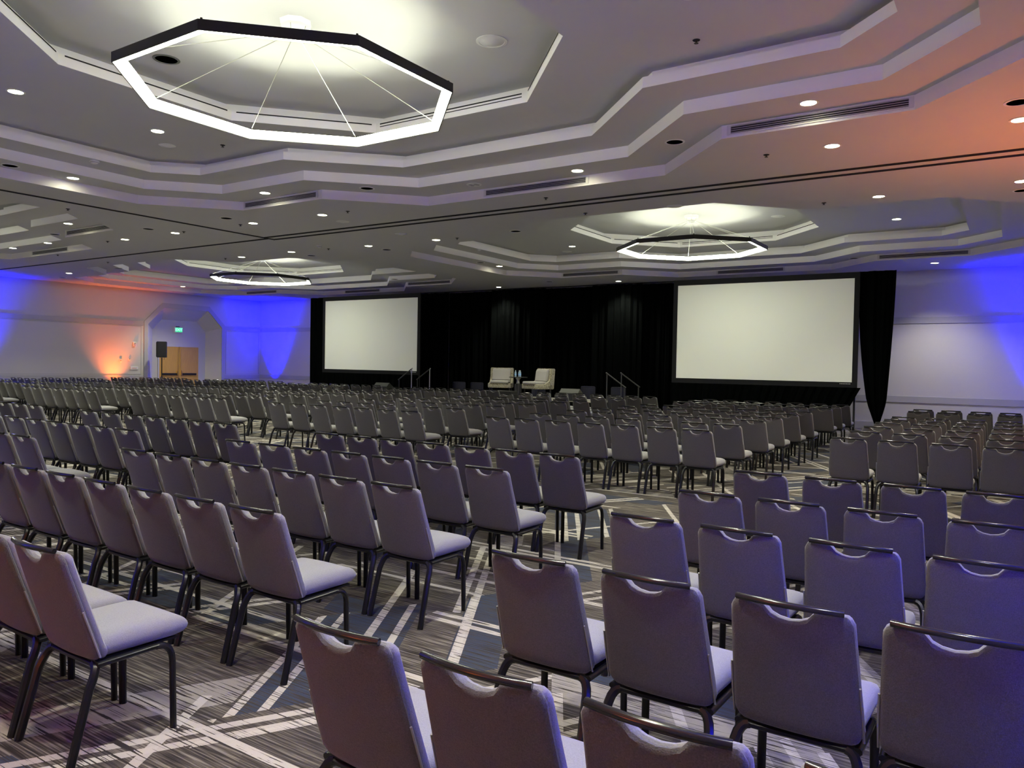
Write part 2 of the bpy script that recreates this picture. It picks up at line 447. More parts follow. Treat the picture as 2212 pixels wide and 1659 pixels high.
downs = [(-2.07, 9.17, 'P1', 'lit downlight on the coffer step above the long vent at right'),
 (-5.81, 10.55, 'P1', 'lit downlight directly above the middle linear vent of the near coffer'),
 (-11.51, 9.17, 'P1', 'lit downlight above the left vent of the near coffer'),
 (-13.52, 6.79, 'P1', 'lit downlight on the lower left step of the near coffer'),
 (-10.97, 4.78, 'P3', 'lit downlight at the left edge of the picture left of the big ring'),
 (-10.94, 6.73, 'P3', 'lit downlight just below left of the big ring lamp'),
 (-2.60, 6.8, 'P3', 'lit downlight cut by the top edge of the picture'),
 (-2.06, 10.48, 'P0', 'lit downlight below the long vent at right, before the double track'),
 (-11.49, 10.53, 'P0', 'lit downlight right of the dark speaker, nearer the double track, mid left'),
 (-13.50, 10.46, 'P0', 'lit downlight left of its brighter neighbour near the track crossing'),
 (-16.18, 10.40, 'P0', 'lit downlight left of the side track, right one of two'),
 (-18.20, 10.37, 'P0', 'lit downlight left of the side track, left one of two'),
 (-18.19, 9.03, 'P1', 'lit downlight above the short vent at far left'),
 (-21.80, 10.30, 'P1', 'lit downlight above the lowest vent at the left picture edge'),
 (-23.78, 10.30, 'P1', 'lit downlight nearest the left picture edge, below the stepped coffer'),
 (-1.98, 13.86, 'P0', 'lit downlight beyond the double track at right'),
 (-2.35, 19.12, 'P3', 'lit downlight inside the far right coffer, right of its ring'),
 (-.05, 10.44, 'P0', 'lit downlight cut by the right edge, before the double track'),
 (-.02, 13.76, 'P0', 'lit downlight cut by the right edge, beyond the double track'),
 (-11.38, 13.93, 'P0', 'lit downlight beyond the double track, below the round diffuser'),
 (-13.48, 13.87, 'P0', 'lit downlight beyond the track, second of the centre group'),
 (-16.09, 13.69, 'P0', 'lit downlight above the far left ring, right one of two'),
 (-18.19, 13.72, 'P0', 'lit downlight above the far left ring, left one of two'),
 (-27.32, 13.60, 'P0', 'lit downlight on the blue washed ceiling at far left'),
 (-10.74, 19.28, 'P3', 'lit downlight inside the far right coffer, left of its ring'),
 (-13.42, 19.52, 'P1', 'lit downlight on the left step of the far right coffer'),
 (-11.26, 23.45, 'P0', 'lit downlight before the drape, left of the right screen'),
 (-16.12, 23.42, 'P0', 'lit downlight before the drape, above the armchairs'),
 (-1.88, 22.91, 'P0', 'lit downlight on the blue ceiling above the right wall bay'),
 (-29.33, 19.22, 'P1', 'lit downlight in front of the doorway alcove at left')]
for x, y, p, lab in downs: hole_lamp(x, y, PL[p], lab)
hid = [(-2.07, 2.41, 'P1'), (-5.81, 1.03, 'P1'), (-11.51, 2.41, 'P1'), (-2.06, 1.10, 'P0'), (-11.49, 1.05, 'P0'), (-13.50, 1.12, 'P0'), (-.05, 1.2, 'P0'), (-2.6, 4.8, 'P3'), (-.1, 5.8, 'P1'),
 (-18.2, 1.2, 'P0'), (-16.2, 1.2, 'P0'), (-18.7, 6.7, 'P3'), (-27.0, 6.7, 'P3'), (-27.0, 4.8, 'P3'), (-21.8, 1.1, 'P1'), (-27.6, 9.1, 'P1'), (-27.6, 2.4, 'P1')]
for x, y, p in hid: hole_lamp(x, y, PL[p], 'lit recessed downlight of the ceiling beyond the edge of the picture')
def disc_item(name, label, cat, x, y, z, r, m, rim=m_white, group=None, kind='flat'):
    t = thing(name, label, cat, (x, y, z), group=group)
    b = new(); lathe(b, [(r*.86, -.001), (r*1.08, -.001), (r*1.08, -.006), (r*.88, -.010), (r*.86, -.001)], 24); obj('rim', b, rim, t, smooth=True)
    b = new()
    if kind == 'dome': lathe(b, [(0, -.03), (r*.4, -.026), (r*.62, -.012), (r*.87, -.006)], 24)
    else: lathe(b, [(0, -.0045), (r*.87, -.0045)], 24)
    obj('grille' if m is not m_white else 'plate', b, m, t, smooth=True)
spk = [(-3.94, 9.85, 'P1', 'dark round speaker grille left of the long right vent'), (-9.59, 9.81, 'P1', 'dark round speaker grille between two vents of the near coffer'),
 (-13.56, 5.83, 'P1', 'dark round speaker grille at left edge of the near coffer step'), (-13.52, 9.82, 'P0', 'dark round speaker grille near the track crossing'),
 (-16.23, 9.78, 'P0', 'dark round speaker grille left of the side track'), (-20.08, 9.65, 'P1', 'dark round speaker grille beside the short far left vent'),
 (-9.09, 13.81, 'P0', 'dark round speaker grille beyond the double track, ceiling centre'), (-13.49, 14.54, 'P0', 'dark round speaker grille right of the far left ring'),
 (-16.14, 14.42, 'P0', 'dark round speaker grille above the far left ring'), (-13.46, 18.57, 'P1', 'dark round speaker grille on the left step of the far right coffer'),
 (-24.19, 13.57, 'P0', 'dark round speaker grille at the left corner of the far left coffer'), (-29.0, 14.21, 'P0', 'dark round speaker grille on the blue washed ceiling'),
 (-3.75, 22.31, 'P1', 'dark round speaker grille above the right end of the right screen'), (-.07, 9.75, 'P0', 'dark round speaker cut by the right edge before the track'),
 (-.01, 14.45, 'P0', 'dark round speaker cut by the right edge beyond the track'), (-13.44, 22.58, 'P0', 'dark round speaker grille above the drape, centre'),
 (-18.99, 20.9, 'P1', 'dark round speaker grille right of the far left ring')]
for x, y, p, lab in spk: disc_item('ceiling_speaker', lab, 'speaker', x, y, PL[p], .125, m_spk, group='round ceiling speakers')
disc_item('ceiling_speaker', 'grey round speaker inside the big octagon left of the canopy', 'speaker', -9.02, 5.66, Z4, .15, m_grey, m_grey, 'round ceiling speakers')
for x, y, z, r, lab in ((-5.204, 7.326, Z4, .17, 'large white round diffuser inside the near octagon'), (-11.53, 7.26, Z3b, .12, 'white round diffuser below the big ring'),
    (-11.637, 11.214, H, .13, 'white round diffuser just before the double track'), (-11.569, 12.92, H, .13, 'white round diffuser just beyond the double track'),
    (-5.176, 13.0, H, .13, 'grey white round diffuser above the far right coffer'), (-11.37, 20.1, Z3b, .14, 'white round diffuser in far right coffer, left end'),
    (-4.97, 19.2, Z4, .16, 'white round diffuser inside the far right octagon')):
    disc_item('round_diffuser', lab, 'air diffuser', x, y, z, r, m_white, m_white, 'white round air diffusers', 'dome')
spr = [(-2.9, 7.78, 'P3', 'small dark sprinkler at top right of the ceiling'), (-2.89, 10.48, 'P0', 'small dark sprinkler left of the downlight before the double track'),
 (-2.85, 13.95, 'P0', 'small dark sprinkler above the far right ring'), (-6.84, 11.32, 'P0', 'small dark sprinkler before the double track, centre'),
 (-10.71, 7.7, 'P3', 'small dark sprinkler below the big ring'), (-6.86, 12.80, 'P0', 'small dark sprinkler beyond the double track, centre'),
 (-15.52, 7.70, 'P0', 'small dark sprinkler left of the side track'), (-10.77, 10.51, 'P0', 'small dark sprinkler under the near coffer, mid left'),
 (-13.89, 10.44, 'P0', 'small dark sprinkler near the track crossing'), (-15.82, 10.38, 'P0', 'small dark sprinkler just left of the side track'),
 (-10.78, 13.95, 'P0', 'small dark sprinkler right of the centre downlight'), (-18.90, 10.33, 'P0', 'small dark sprinkler before the cross track at far left'),
 (-14.75, 13.74, 'P0', 'small dark sprinkler beyond the track crossing'), (-22.72, 11.0, 'P0', 'small dark sprinkler below the lowest left vent'),
 (-18.87, 13.69, 'P0', 'small dark sprinkler above the far left octagon'), (-22.98, 12.57, 'P0', 'small dark sprinkler beyond the far left cross track')]
for x, y, p, lab in spr:
    t = thing('sprinkler_head', lab, 'sprinkler', (x, y, PL[p]), group='ceiling sprinklers')
    b = new(); lathe(b, [(.014, -.002), (.04, -.003), (.034, -.009), (.012, -.01)], 16); obj('escutcheon', b, m_slot, t, smooth=True)
    b = new(); lathe(b, [(.011, -.008), (.009, -.03), (.024, -.034), (.024, -.037), (.004, -.037)], 12); obj('deflector', b, m_bronze, t, smooth=True)
for x, y, z, lab in ((-12.69, 6.71, Z2, 'white smoke detector on the near coffer step at left'), (-12.61, 17.31, Z2, 'white smoke detector on the left step of the far right coffer'),
    (-14.6, 13.3, H, 'pale smoke detector beyond the track crossing')):
    t = thing('smoke_detector', lab, 'smoke detector', (x, y, z))
    b = new(); lathe(b, [(.075, -.001), (.078, -.016), (.06, -.022), (.055, -.04), (.03, -.052), (0.001, -.054)], 24); obj('housing', b, m_white, t, smooth=True)
    b = new(); lathe(b, [(.0585, -.026), (.0585, -.031)], 24); obj('sensor_slot', b, m_slot, t)
t = thing('accent_light_cluster', 'small clear multi lens accent light left of the centre vent', 'ceiling light', (-7.776, 10.505, Z1))
b = new(); lathe(b, [(.10, -.001), (.13, -.001), (.13, -.007), (.10, -.008)], 20); obj('rim', b, m_white, t, smooth=True)
for k in range(4):
    b = new(); lathe(b, [(0.001, -.02), (.03, -.015), (.04, -.005)], 12, -.055+.11*(k % 2), -.03+.06*(k//2)); obj('lens', b, m_steel, t, smooth=True)

# linear vents on the outermost step
def vent(x0, x1, y, label):
    t = thing('linear_vent', label, 'air vent', ((x0+x1)/2, y, 4.65), group='linear vents on the coffer edges')
    hw = (x1-x0)/2
    b = new()
    for a in ((-hw-.05, hw+.05, -.008, -.001, -.062, -.045), (-hw-.05, hw+.05, -.008, -.001, .045, .062), (-hw-.05, -hw, -.008, -.001, -.045, .045), (hw, hw+.05, -.008, -.001, -.045, .045)): box(b, *a)
    obj('frame', b, m_white, t)
    b = new(); box(b, -hw, hw, -.003, -.001, -.045, .045); obj('backing', b, m_slot, t)
    for k in range(4):
        b = new(); z = -.036+.024*k; box(b, -hw, hw, -.014, -.004, z-.004, z+.004); obj('slat', b, m_vent, t)
for (c, nm) in zip(BAYS, ('near coffer', 'far right coffer', 'far left coffer', 'left side coffer')):
    vent(c[0]-5.70, c[0]-3.74, c[1]+3.70, 'slotted vent at the left on the edge of the '+nm)
    vent(c[0]-1.0, c[0]+.95, c[1]+5.08, 'slotted vent on the middle edge of the '+nm)
    if nm != 'left side coffer' or True: vent(c[0]+3.72, c[0]+5.70, c[1]+3.70, 'slotted vent at the right on the edge of the '+nm)

# ------------------------------------------------------------------ chandeliers
ZR = 4.575
def octpts(ap, z): return [Vector((ap/math.cos(PI/8)*math.cos(PI/8+PI/4*k), ap/math.cos(PI/8)*math.sin(PI/8+PI/4*k), z)) for k in range(8)]
def chandelier(c, label):
    t = thing('ring_chandelier', label, 'chandelier', (c[0], c[1], ZR), group='octagonal ring chandeliers')
    ap, wd, hb = 1.68, .095, .085
    o0, o1 = octpts(ap, 0), octpts(ap, hb)
    i0, i1 = octpts(ap-wd, 0.006), octpts(ap-wd, hb)
    def q(b, *ps): b.faces.new([b.verts.new(p) for p in ps])
    b = new()          # black housing: outer face, top
    o00 = octpts(ap, -.012); il0 = octpts(ap-.012, -.012); il1 = octpts(ap-.012, 0)
    for k in range(8):
        j = (k+1) % 8
        q(b, o00[k], o00[j], o1[j], o1[k]); q(b, o1[k], o1[j], i1[j], i1[k]); q(b, o00[j], o00[k], il0[k], il0[j]); q(b, il0[k], il1[k], il1[j], il0[j])
    obj('housing', b, m_bronze, t)
    b = new()
    for k in range(8):
        j = (k+1) % 8
        q(b, il1[j], il1[k], i0[k], i0[j]); q(b, i0[j], i0[k], i1[k], i1[j])
    obj('diffuser', b, m_ring, t)
    tb, ta = octpts(ap-.02, hb+.002), octpts(ap-.075, hb+.002)
    b = new()
    for k in range(8):
        j = (k+1) % 8; q(b, tb[k], tb[j], ta[j], ta[k])
    obj('top_diffuser', b, m_ringup, t)
    zh = .70
    b = new(); h0, h1 = octpts(.105, zh), octpts(.085, zh)
    for k in range(8):
        j = (k+1) % 8
        for d0, d1 in ((0, .02),):
            q(b, h0[k], h0[j], h0[j]+Vector((0, 0, .02)), h0[k]+Vector((0, 0, .02))); q(b, h1[j], h1[k], h1[k]+Vector((0, 0, .02)), h1[j]+Vector((0, 0, .02)))
            q(b, h0[j], h0[k], h1[k], h1[j]); q(b, h0[k]+Vector((0, 0, .02)), h0[j]+Vector((0, 0, .02)), h1[j]+Vector((0, 0, .02)), h1[k]+Vector((0, 0, .02)))
    obj('hub', b, m_steel, t)
    b = new(); top = Z4-ZR
    a0, a1 = octpts(.155, top-.055), octpts(.165, top-.001)
    for k in range(8): q(b, a0[k], a0[(k+1) % 8], a1[(k+1) % 8], a1[k])
    q(b, *a0[::-1]); obj('canopy', b, m_white, t)
    ends = octpts(ap-.05, hb)
    for k in range(8):
        b = new(); tube(b, [ends[k], octpts(.1, zh+.01)[k]], .0045, 5); obj('suspension_cable', b, m_cable, t)
        b = new(); tube(b, [ends[k]-Vector((0, 0, .005)), ends[k]+Vector((0, 0, .03))], .012, 6); obj('cable_clamp', b, m_bronze, t)
    for k in range(0, 8, 2):
        b = new(); tube(b, [octpts(.09, zh+.01)[k], octpts(.11, top-.055)[k]], .004, 5); obj('canopy_cable', b, m_cable, t)
chandelier(BAYS[0], 'large glowing octagonal ring chandelier nearest the viewer')
chandelier(BAYS[1], 'glowing octagonal ring chandelier in the far right coffer')
chandelier(BAYS[2], 'small distant glowing octagonal ring chandelier at far left')
chandelier((XC, YA+0), 'octagonal ring chandelier of the left side coffer, outside the frame')

# ------------------------------------------------------------------ floor uplights
def uplight(x, y, col, lens, tilt, label, power=180, size=84, soft=.05):
    t = thing('floor_uplight', label, 'uplight', (x, y, 0), math.atan2(tilt[1], tilt[0]))
    b = new(); lathe(b, [(.085, .05), (.09, .06), (.09, .21), (.075, .235), (.07, .20), (0, .20)], 20); obj('can', b, m_black, t, smooth=True)
    b = new(); lathe(b, [(0, .212), (.071, .212)], 20); obj('lens', b, lens, t)
    b = new(); box(b, -.10, .10, -.07, .07, 0, .02); tube(b, [(0, -.1, .01), (0, -.1, .13)], .008, 6); tube(b, [(0, .1, .01), (0, .1, .13)], .008, 6); box(b, -.01, .01, -.1, .1, .01, .02)
    obj('yoke', b, m_black, t)
    ld = bpy.data.lights.new('uplight_beam', 'SPOT'); ld.energy = power; ld.color = col; ld.spot_size = math.radians(size)
    ld.spot_blend = 1.0; ld.shadow_soft_size = soft
    lo = bpy.data.objects.new('beam', ld); C.objects.link(lo); lo.parent = t
    lo.location = (0, 0, .24)
    d = Vector((math.hypot(*tilt[:2]), 0, 1)).normalized()
    lo.rotation_euler = d.to_track_quat('-Z', 'Y').to_euler()
    return t
UPL = [(-30.35, 12.0, BLUE, m_bluelens, (-.1, 0), 'blue uplight at the foot of the left wall by picture edge'),
 (-30.42, 17.15, ORANGE, m_orlens, (-.1, 0), 'orange uplight at the foot of the left wall'),
 (-29.75, 23.8, BLUE, m_bluelens, (0, .1), 'blue uplight in the far left corner'),
 (.75, 23.8, BLUE, m_bluelens, (.05, .1), 'blue uplight by the front wall right of picture'),
 (.85, 10.9, ORANGE, m_orlens, (.1, 0), 'orange uplight on the right wall'),
 (1.1, 2.5, BLUE, m_bluelens, (.1, 0), 'blue uplight on the right wall beside the chairs'),
 (-2.9, -1.5, ORANGE, m_orlens, (0, -.1), 'orange uplight on the back wall'),
 (-9.8, -1.5, BLUE, m_bluelens, (0, -.1), 'blue uplight on the back wall')]
UPOW = [3400, 330, 4600, 3600, 270, 3800, 1000, 1900]
USIZE = [66, 84, 64, 66, 125, 90, 90, 84]
USOFT = [.2, .08, .22, .2, .1, .1, .1, .1]
for a, pw, sz, sf in zip(UPL, UPOW, USIZE, USOFT): uplight(*a, power=pw, size=sz, soft=sf)

# ------------------------------------------------------------------ banquet chair
def back_sheet(nx, nz, grow=0.0, y0=0.0, y1=.05, z0=.405, zt=.882):
    """padded trapezoid slab with handle notch; front y1, rear y0 (plus lean and bow)"""
    b = new(); rows = []
    def hw(z): return (.196+(.884-z)/.475*.024)+grow
    def lean(z): return .148*((.885-z)/.475)**1.05
    def P(s, t, side):
        # s -1..1, t 0..1 ; side -1 rear, +1 front
        x = s*hw(.4+.48*t)
        notch = max(0, 1-(x/.082)**2)
        top = zt - .046*notch**.62
        ax = abs(s)
        top -= .030*max(0, (ax-.88)/.12)**2.4
        bot = z0 + .05*max(0, (ax-.80)/.20)**2.4 - .0*ax
        z = bot+(top-bot)*t
        x = s*hw(z)
        # edge falloff
        dx = (1-ax)*hw(z); dz = min(t, 1-t)*(top-bot)
        f = min(1, max(0, dx)/.020)*1.0; g = min(1, max(0, dz)/.020)
        f = math.sqrt(1-(1-f)**2); g = math.sqrt(1-(1-g)**2)
        k = .25+.75*min(f, g)
        mid = (y0+y1)/2; half = (y1-y0)/2
        bow = -.020*(1-(x/.2)**2)
        return Vector((x, lean(z)+mid+side*half*k+bow+.012, z))
    S = [-1+2*i/nx for i in range(nx+1)]
    S = [math.copysign(abs(s)**.8, s) for s in S]
    T = [i/nz for i in range(nz+1)]
    T = [0, .02]+[t for t in T if .03 < t < .965]+[.975, 1]
    S = [-1, -.955]+[s for s in S if abs(s) < .93]+[.955, 1]
    sh = {}
    for side in (-1, 1):
        g = [[b.verts.new(P(s, t, side)) for s in S] for t in T]; sh[side] = g
        for i in range(len(T)-1):
            for j in range(len(S)-1):
                q = (g[i][j], g[i][j+1], g[i+1][j+1], g[i+1][j])
                b.faces.new(q if side < 0 else q[::-1])
    A, B = sh[-1], sh[1]
    def edge(l0, l1):
        for i in range(len(l0)-1): b.faces.new((l0[i], l1[i], l1[i+1], l0[i+1]))
    edge(A[0], B[0]); edge([*A[-1]][::-1], [*B[-1]][::-1])
    edge([r[0] for r in A][::-1], [r[0] for r in B][::-1]); edge([r[-1] for r in A], [r[-1] for r in B])
    bmesh.ops.recalc_face_normals(b, faces=b.faces)
    return b
def seat_bm(nx=14, ny=14):
    b = new()
    hwf, y0, y1 = .218, .165, .575
    def P(s, t, top):
        y = y0+(y1-y0)*t; hx = hwf-.012*(1-t)
        ax = abs(s); x = s*hx*(1-.05*max(0, (t-.85)/.15)**2)
        ex = min(1, (1-ax)*hx/.05); ey = min(1, (1-t)*(y1-y0)/.07); eb = min(1, t*.45/.03)
        k = min(math.sqrt(1-(1-ex)**2), math.sqrt(1-(1-ey)**2), .5+.5*eb)
        crown = .02*(1-ax**2)*math.sin(PI*min(1, t*1.05))
        zc = .455
        return Vector((x, y, zc+(.050*k+crown*k if top else -.046*k)))
    S = [-1+2*i/nx for i in range(nx+1)]; S = [-1, -.985, -.94]+[s for s in S if abs(s) < .9]+[.94, .985, 1]
    T = [i/ny for i in range(ny+1)]; T = [t for t in T if t < .93]+[.95, .98, .995, 1]
    sh = {}
    for top in (0, 1):
        g = [[b.verts.new(P(s, t, top)) for s in S] for t in T]; sh[top] = g
        for i in range(len(T)-1):
            for j in range(len(S)-1): b.faces.new((g[i][j], g[i][j+1], g[i+1][j+1], g[i+1][j]))
    A, B = sh[0], sh[1]
    for l0, l1 in ((A[0], B[0]), (A[-1], B[-1]), ([r[0] for r in A], [r[0] for r in B]), ([r[-1] for r in A], [r[-1] for r in B])):
        for i in range(len(l0)-1): b.faces.new((l0[i], l1[i], l1[i+1], l0[i+1]))
    bmesh.ops.remove_doubles(b, verts=b.verts, dist=.0004)
    bmesh.ops.recalc_face_normals(b, faces=b.faces)
    return b
def rail_bm(n=10, k=10):
    b = new(); tube(b, [(x, -.028*(1-(x/.175)**2)+.006, .897-.004*(x/.175)**2) for x in [-.172+.344*i/k for i in range(k+1)]], .0115, n, cap=True)
    return b
def rear_leg(s):
    b = new(); tube(b, [(s*.218, .045, .0), (s*.210, .125, .30)]+arc((s*.210, .125, .30), (s*.205, .165, .385), (s*.165, .168, .388), 5), .0175, 8, 4, ry=.017)
    return b
def front_leg(s):
    b = new(); tube(b, [(s*.208, .505, 0), (s*.205, .500, .31)]+arc((s*.205, .5, .31), (s*.203, .497, .392), (s*.203, .42, .394), 5), .0165, 8, 4, ry=.014)
    return b
def frame_bm():
    b = new(); tube(b, [(-.17, .168, .388), (.17, .168, .388)], .0165, 8, 4, ry=.014)
    for s in (-1, 1): tube(b, [(s*.203, .43, .394), (s*.200, .16, .392)], .0155, 8, 4, ry=.013)
    tube(b, [(-.2, .40, .392), (.2, .40, .392)], .011, 6)
    box(b, -.19, .19, .16, .54, .398, .408)
    return b
def clip_bm(s):
    b = new()
    tube(b, [(s*.2185, .166, .425), (s*.217, .134, .52), (s*.212, .098, .63)], .0042, 5)
    return b
def foot_bm():
    b = new(); lathe(b, [(.0145, 0), (.0145, .012), (.012, .014)], 8); return b

FAB = {}
def make_chair():
    t = bpy.data.objects.new('banquet_chair', None); C.objects.link(t); t.empty_display_size = .1
    bk = obj('backrest', back_sheet(18, 14, 0, -.002, .024), m_fabric, t, smooth=True)
    obj('front_cushion', back_sheet(18, 14, .002, .018, .052), m_seat, bk, smooth=True)
    for s in (-1, 1): obj('edge_guard', clip_bm(s), m_glide, bk, smooth=True)
    obj('seat', seat_bm(), m_seat, t, smooth=True)
    obj('grab_rail', rail_bm(), m_rail, t, smooth=True)
    obj('frame', frame_bm(), m_leg, t, smooth=True)
    for s in (-1, 1):
        for f, pf in ((rear_leg(s), (s*.218, .045)), (front_leg(s), (s*.208, .505))):
            l = obj('leg', f, m_leg, t, smooth=True)
            obj('foot', foot_bm(), m_glide, l, (pf[0], pf[1], 0), smooth=True)
    return t
def simple_chair_bm():
    b = new()
    def add(src, mi):
        me = bpy.data.meshes.new('x'); src.to_mesh(me); src.free()
        n0 = len(b.faces); b.from_mesh(me); b.faces.ensure_lookup_table()
        for f in b.faces[n0:]: f.material_index = mi
        bpy.data.meshes.remove(me)
    add(back_sheet(8, 5, 0, -.002, .030), 0); add(back_sheet(8, 5, .001, .024, .052), 1); add(seat_bm(4, 4), 1); add(rail_bm(6, 4), 2)
    add(frame_bm(), 3)
    for s in (-1, 1): add(rear_leg(s), 3); add(front_leg(s), 3)
    return b
SIMPLE_MATS = [m_fabric, m_seat, m_rail, m_leg]

ORD = ['first', 'second', 'third', 'fourth', 'fifth', 'sixth', 'seventh', 'eighth', 'ninth', 'tenth']
def cols(x0, d, n): return [x0-d*i for i in range(n)]
chairs = []     # x, y, label, group
def add_block(rows, xs, name, end, grp, skip=()):
    for ri, Y in enumerate(rows):
        X_ = xs[ri] if isinstance(xs[0], (list, tuple)) else xs
        for ci, X in enumerate(X_):
            if (ri, ci) in skip: continue
            chairs.append((X, Y, 'grey banquet chair, %s from %s end, %s row of the %s' % (ORD[ci], end, ORD[ri], name), grp))
nearM = [cols(-3.36, .49, 7), cols(-3.33, .492, 7), cols(-3.30, .486, 7), cols(-3.32, .485, 7), cols(-3.33, .478, 7)]
nearR = [[-1.63, -1.13, -.64, -.15], [-1.63, -1.12, -.61, -.13], [-1.60, -1.11, -.60, -.10], [-1.59, -1.10, -.60, -.09], [-1.60, -1.09, -.57, -.08]]
add_block([1.56, 2.61, 3.67, 4.64, 5.81], nearR, 'near right block', 'left', 'chairs in the near right block')
add_block([1.53, 2.58, 3.63, 4.67, 5.78], nearM, 'near centre block', 'right', 'chairs in the near centre block')
add_block([1.53, 2.58, 3.58, 4.62, 5.86], [-8.11, -8.63, -9.13, -9.63, -10.14, -10.7, -11.29], 'near left block', 'right', 'chairs in the near left block')
add_block([1.53, 2.58, 3.58, 4.62, 5.97], cols(-13.12, .52, 7), 'near outer left block', 'right', 'chairs in the near outer left block')
add_block([9.50, 10.68, 11.76, 12.82, 13.75, 14.7, 17.05, 18.0], [-1.61, -1.10, -.58, -.08], 'right block toward the stage', 'left', 'chairs in the right block toward the stage')
add_block([9.33, 10.55, 11.78, 12.76, 13.88, 14.95, 16.80, 17.75, 18.8], [-3.36, -3.84, -4.37, -4.88, -5.40, -5.92, -6.43], 'block before the right screen', 'right', 'chairs before the right screen')
add_block([9.42, 10.6, 11.82, 12.95, 14.2, 15.22, 17.15, 18.12, 19.12], [-8.20, -8.73, -9.27, -9.80, -10.37, -10.92, -11.5], 'block before the armchairs', 'right', 'chairs before the armchairs')
add_block([9.53, 10.78, 12.0, 13.2, 14.4, 15.3, 17.3, 18.2, 19.2], [-13.36, -13.86, -14.34, -14.86, -15.42, -15.92, -16.40], 'block before the left screen', 'right', 'chairs before the left screen')
add_block([9.53, 10.82, 12.0, 13.2, 14.4, 15.3, 17.4, 18.2, 19.2], cols(-18.2, .525, 7), 'block before the blue corner', 'right', 'chairs before the blue corner')
add_block([9.53, 10.8, 12.0, 13.2, 14.35, 15.3, 17.5, 18.3, 19.2], cols(-23.15, .525, 7), 'block before the double doors', 'right', 'chairs before the double doors')
add_block([9.53, 10.8, 12.0, 13.05, 14.1, 15.1, 16.7, 17.6, 18.5], cols(-28.1, .505, 5), 'block along the left wall', 'right', 'chairs along the left wall', skip=((7, 4), (8, 4)))

vis = []
for ch in chairs:
    x, y = ch[0], ch[1]; ok = False; zz = 1e9
    for dx in (-.22, .22):
        for dy, z in ((0, .9), (.55, .46), (.1, .42)):
            px, py, d = project((x+dx, y+dy, z)); zz = min(zz, d) if d > 0 else zz
            if d > .3 and -3 < px < 2215 and -3 < py < 1662: ok = True
    if ok: vis.append((project((x, y, .9))[2], ch))
vis.sort(key=lambda a: a[0])
proto = make_chair(); first = True
simple = None; simple_me = None; rest = []
def copy_tree(o, parent=None):
    c = o.copy(); C.objects.link(c)
    if parent: c.parent = parent
    for ch_ in list(o.children): copy_tree(ch_, c)
    return c
NFULL = 190
for i, (d, (x, y, lab, grp)) in enumerate(vis):
    rz = random.uniform(-1, 1)*math.radians(.8)
    if i < NFULL:
        if i == 0: o = proto
        else: o = copy_tree(proto)
    elif i < 300:
        if simple_me is None:
            o = obj('banquet_chair', simple_chair_bm(), SIMPLE_MATS, smooth=True); simple_me = o.data
        else:
            o = bpy.data.objects.new('banquet_chair', simple_me); C.objects.link(o)
    else:
        rest.append((x, y, rz)); continue
    o.location = (x, y, 0); o.rotation_euler = (0, 0, rz)
    tag(o, lab, 'chair', grp)
if rest:
    import array
    me = simple_me
    vsrc = [v.co.copy() for v in me.vertices]; fsrc = [(tuple(p.vertices), p.material_index) for p in me.polygons]
    V, F, MI = [], [], []
    for x, y, rz in rest:
        mt = Matrix.Translation((x, y, 0)) @ Matrix.Rotation(rz, 4, 'Z'); n = len(V)
        V += [tuple(mt @ v) for v in vsrc]; F += [tuple(n+i for i in f) for f, _ in fsrc]; MI += [m for _, m in fsrc]
    me2 = bpy.data.meshes.new('distant_banquet_chairs'); me2.from_pydata(V, [], F)
    for m in SIMPLE_MATS: me2.materials.append(m)
    me2.polygons.foreach_set('material_index', MI); me2.polygons.foreach_set('use_smooth', [True]*len(F)); me2.update()
    try: me2.set_sharp_from_angle(angle=math.radians(42))
    except Exception: pass
    o = bpy.data.objects.new('distant_banquet_chairs', me2); C.objects.link(o)
    tag(o, 'the remaining farthest rows of grey banquet chairs at back left', 'chairs', kind='stuff')

# ------------------------------------------------------------------ screens
YS = 22.0
def screen(x0, x1, label, sl):
    z0, z1 = 1.38, 4.15; cx = (x0+x1)/2
    t = thing('projection_screen', label, 'projection screen', (cx, YS, 0))
    w_ = (x1-x0)/2
    b = new(); box(b, -w_, w_, -.012, 0, z0, z1); obj('screen_surface', b, m_screen, t)
    b = new(); e = .13
    for a in ((-w_-e, w_+e, z1, z1+e+.03), (-w_-e, w_+e, z0-e-.03, z0), (-w_-e, -w_, z0, z1), (w_, w_+e, z0, z1)):
        box(b, a[0], a[1], -.03, .02, a[2], a[3], bevel=.004)
    obj('border', b, m_border, t)
    for s in (-1, 1):
        b = new(); box(b, s*(w_+.06)-.025, s*(w_+.06)+.025, .03, .07, 0, z1); box(b, s*(w_+.06)-.02, s*(w_+.06)+.02, .03, .60, 0, .04)
        obj('leg', b, m_black, t)
    b = new()      # maker's mark, too small to read
    for k in range(7): box(b, w_-.30+.04*k, w_-.275+.04*k, -.032, -.0305, z0-.05, z0-.035)
    obj('maker_mark', b, m_whitemark, t)
    return t
screen(-23.74, -18.79, 'white projection screen left of the stage', 0)
screen(-8.58, -3.66, 'large white projection screen right of the stage', 1)

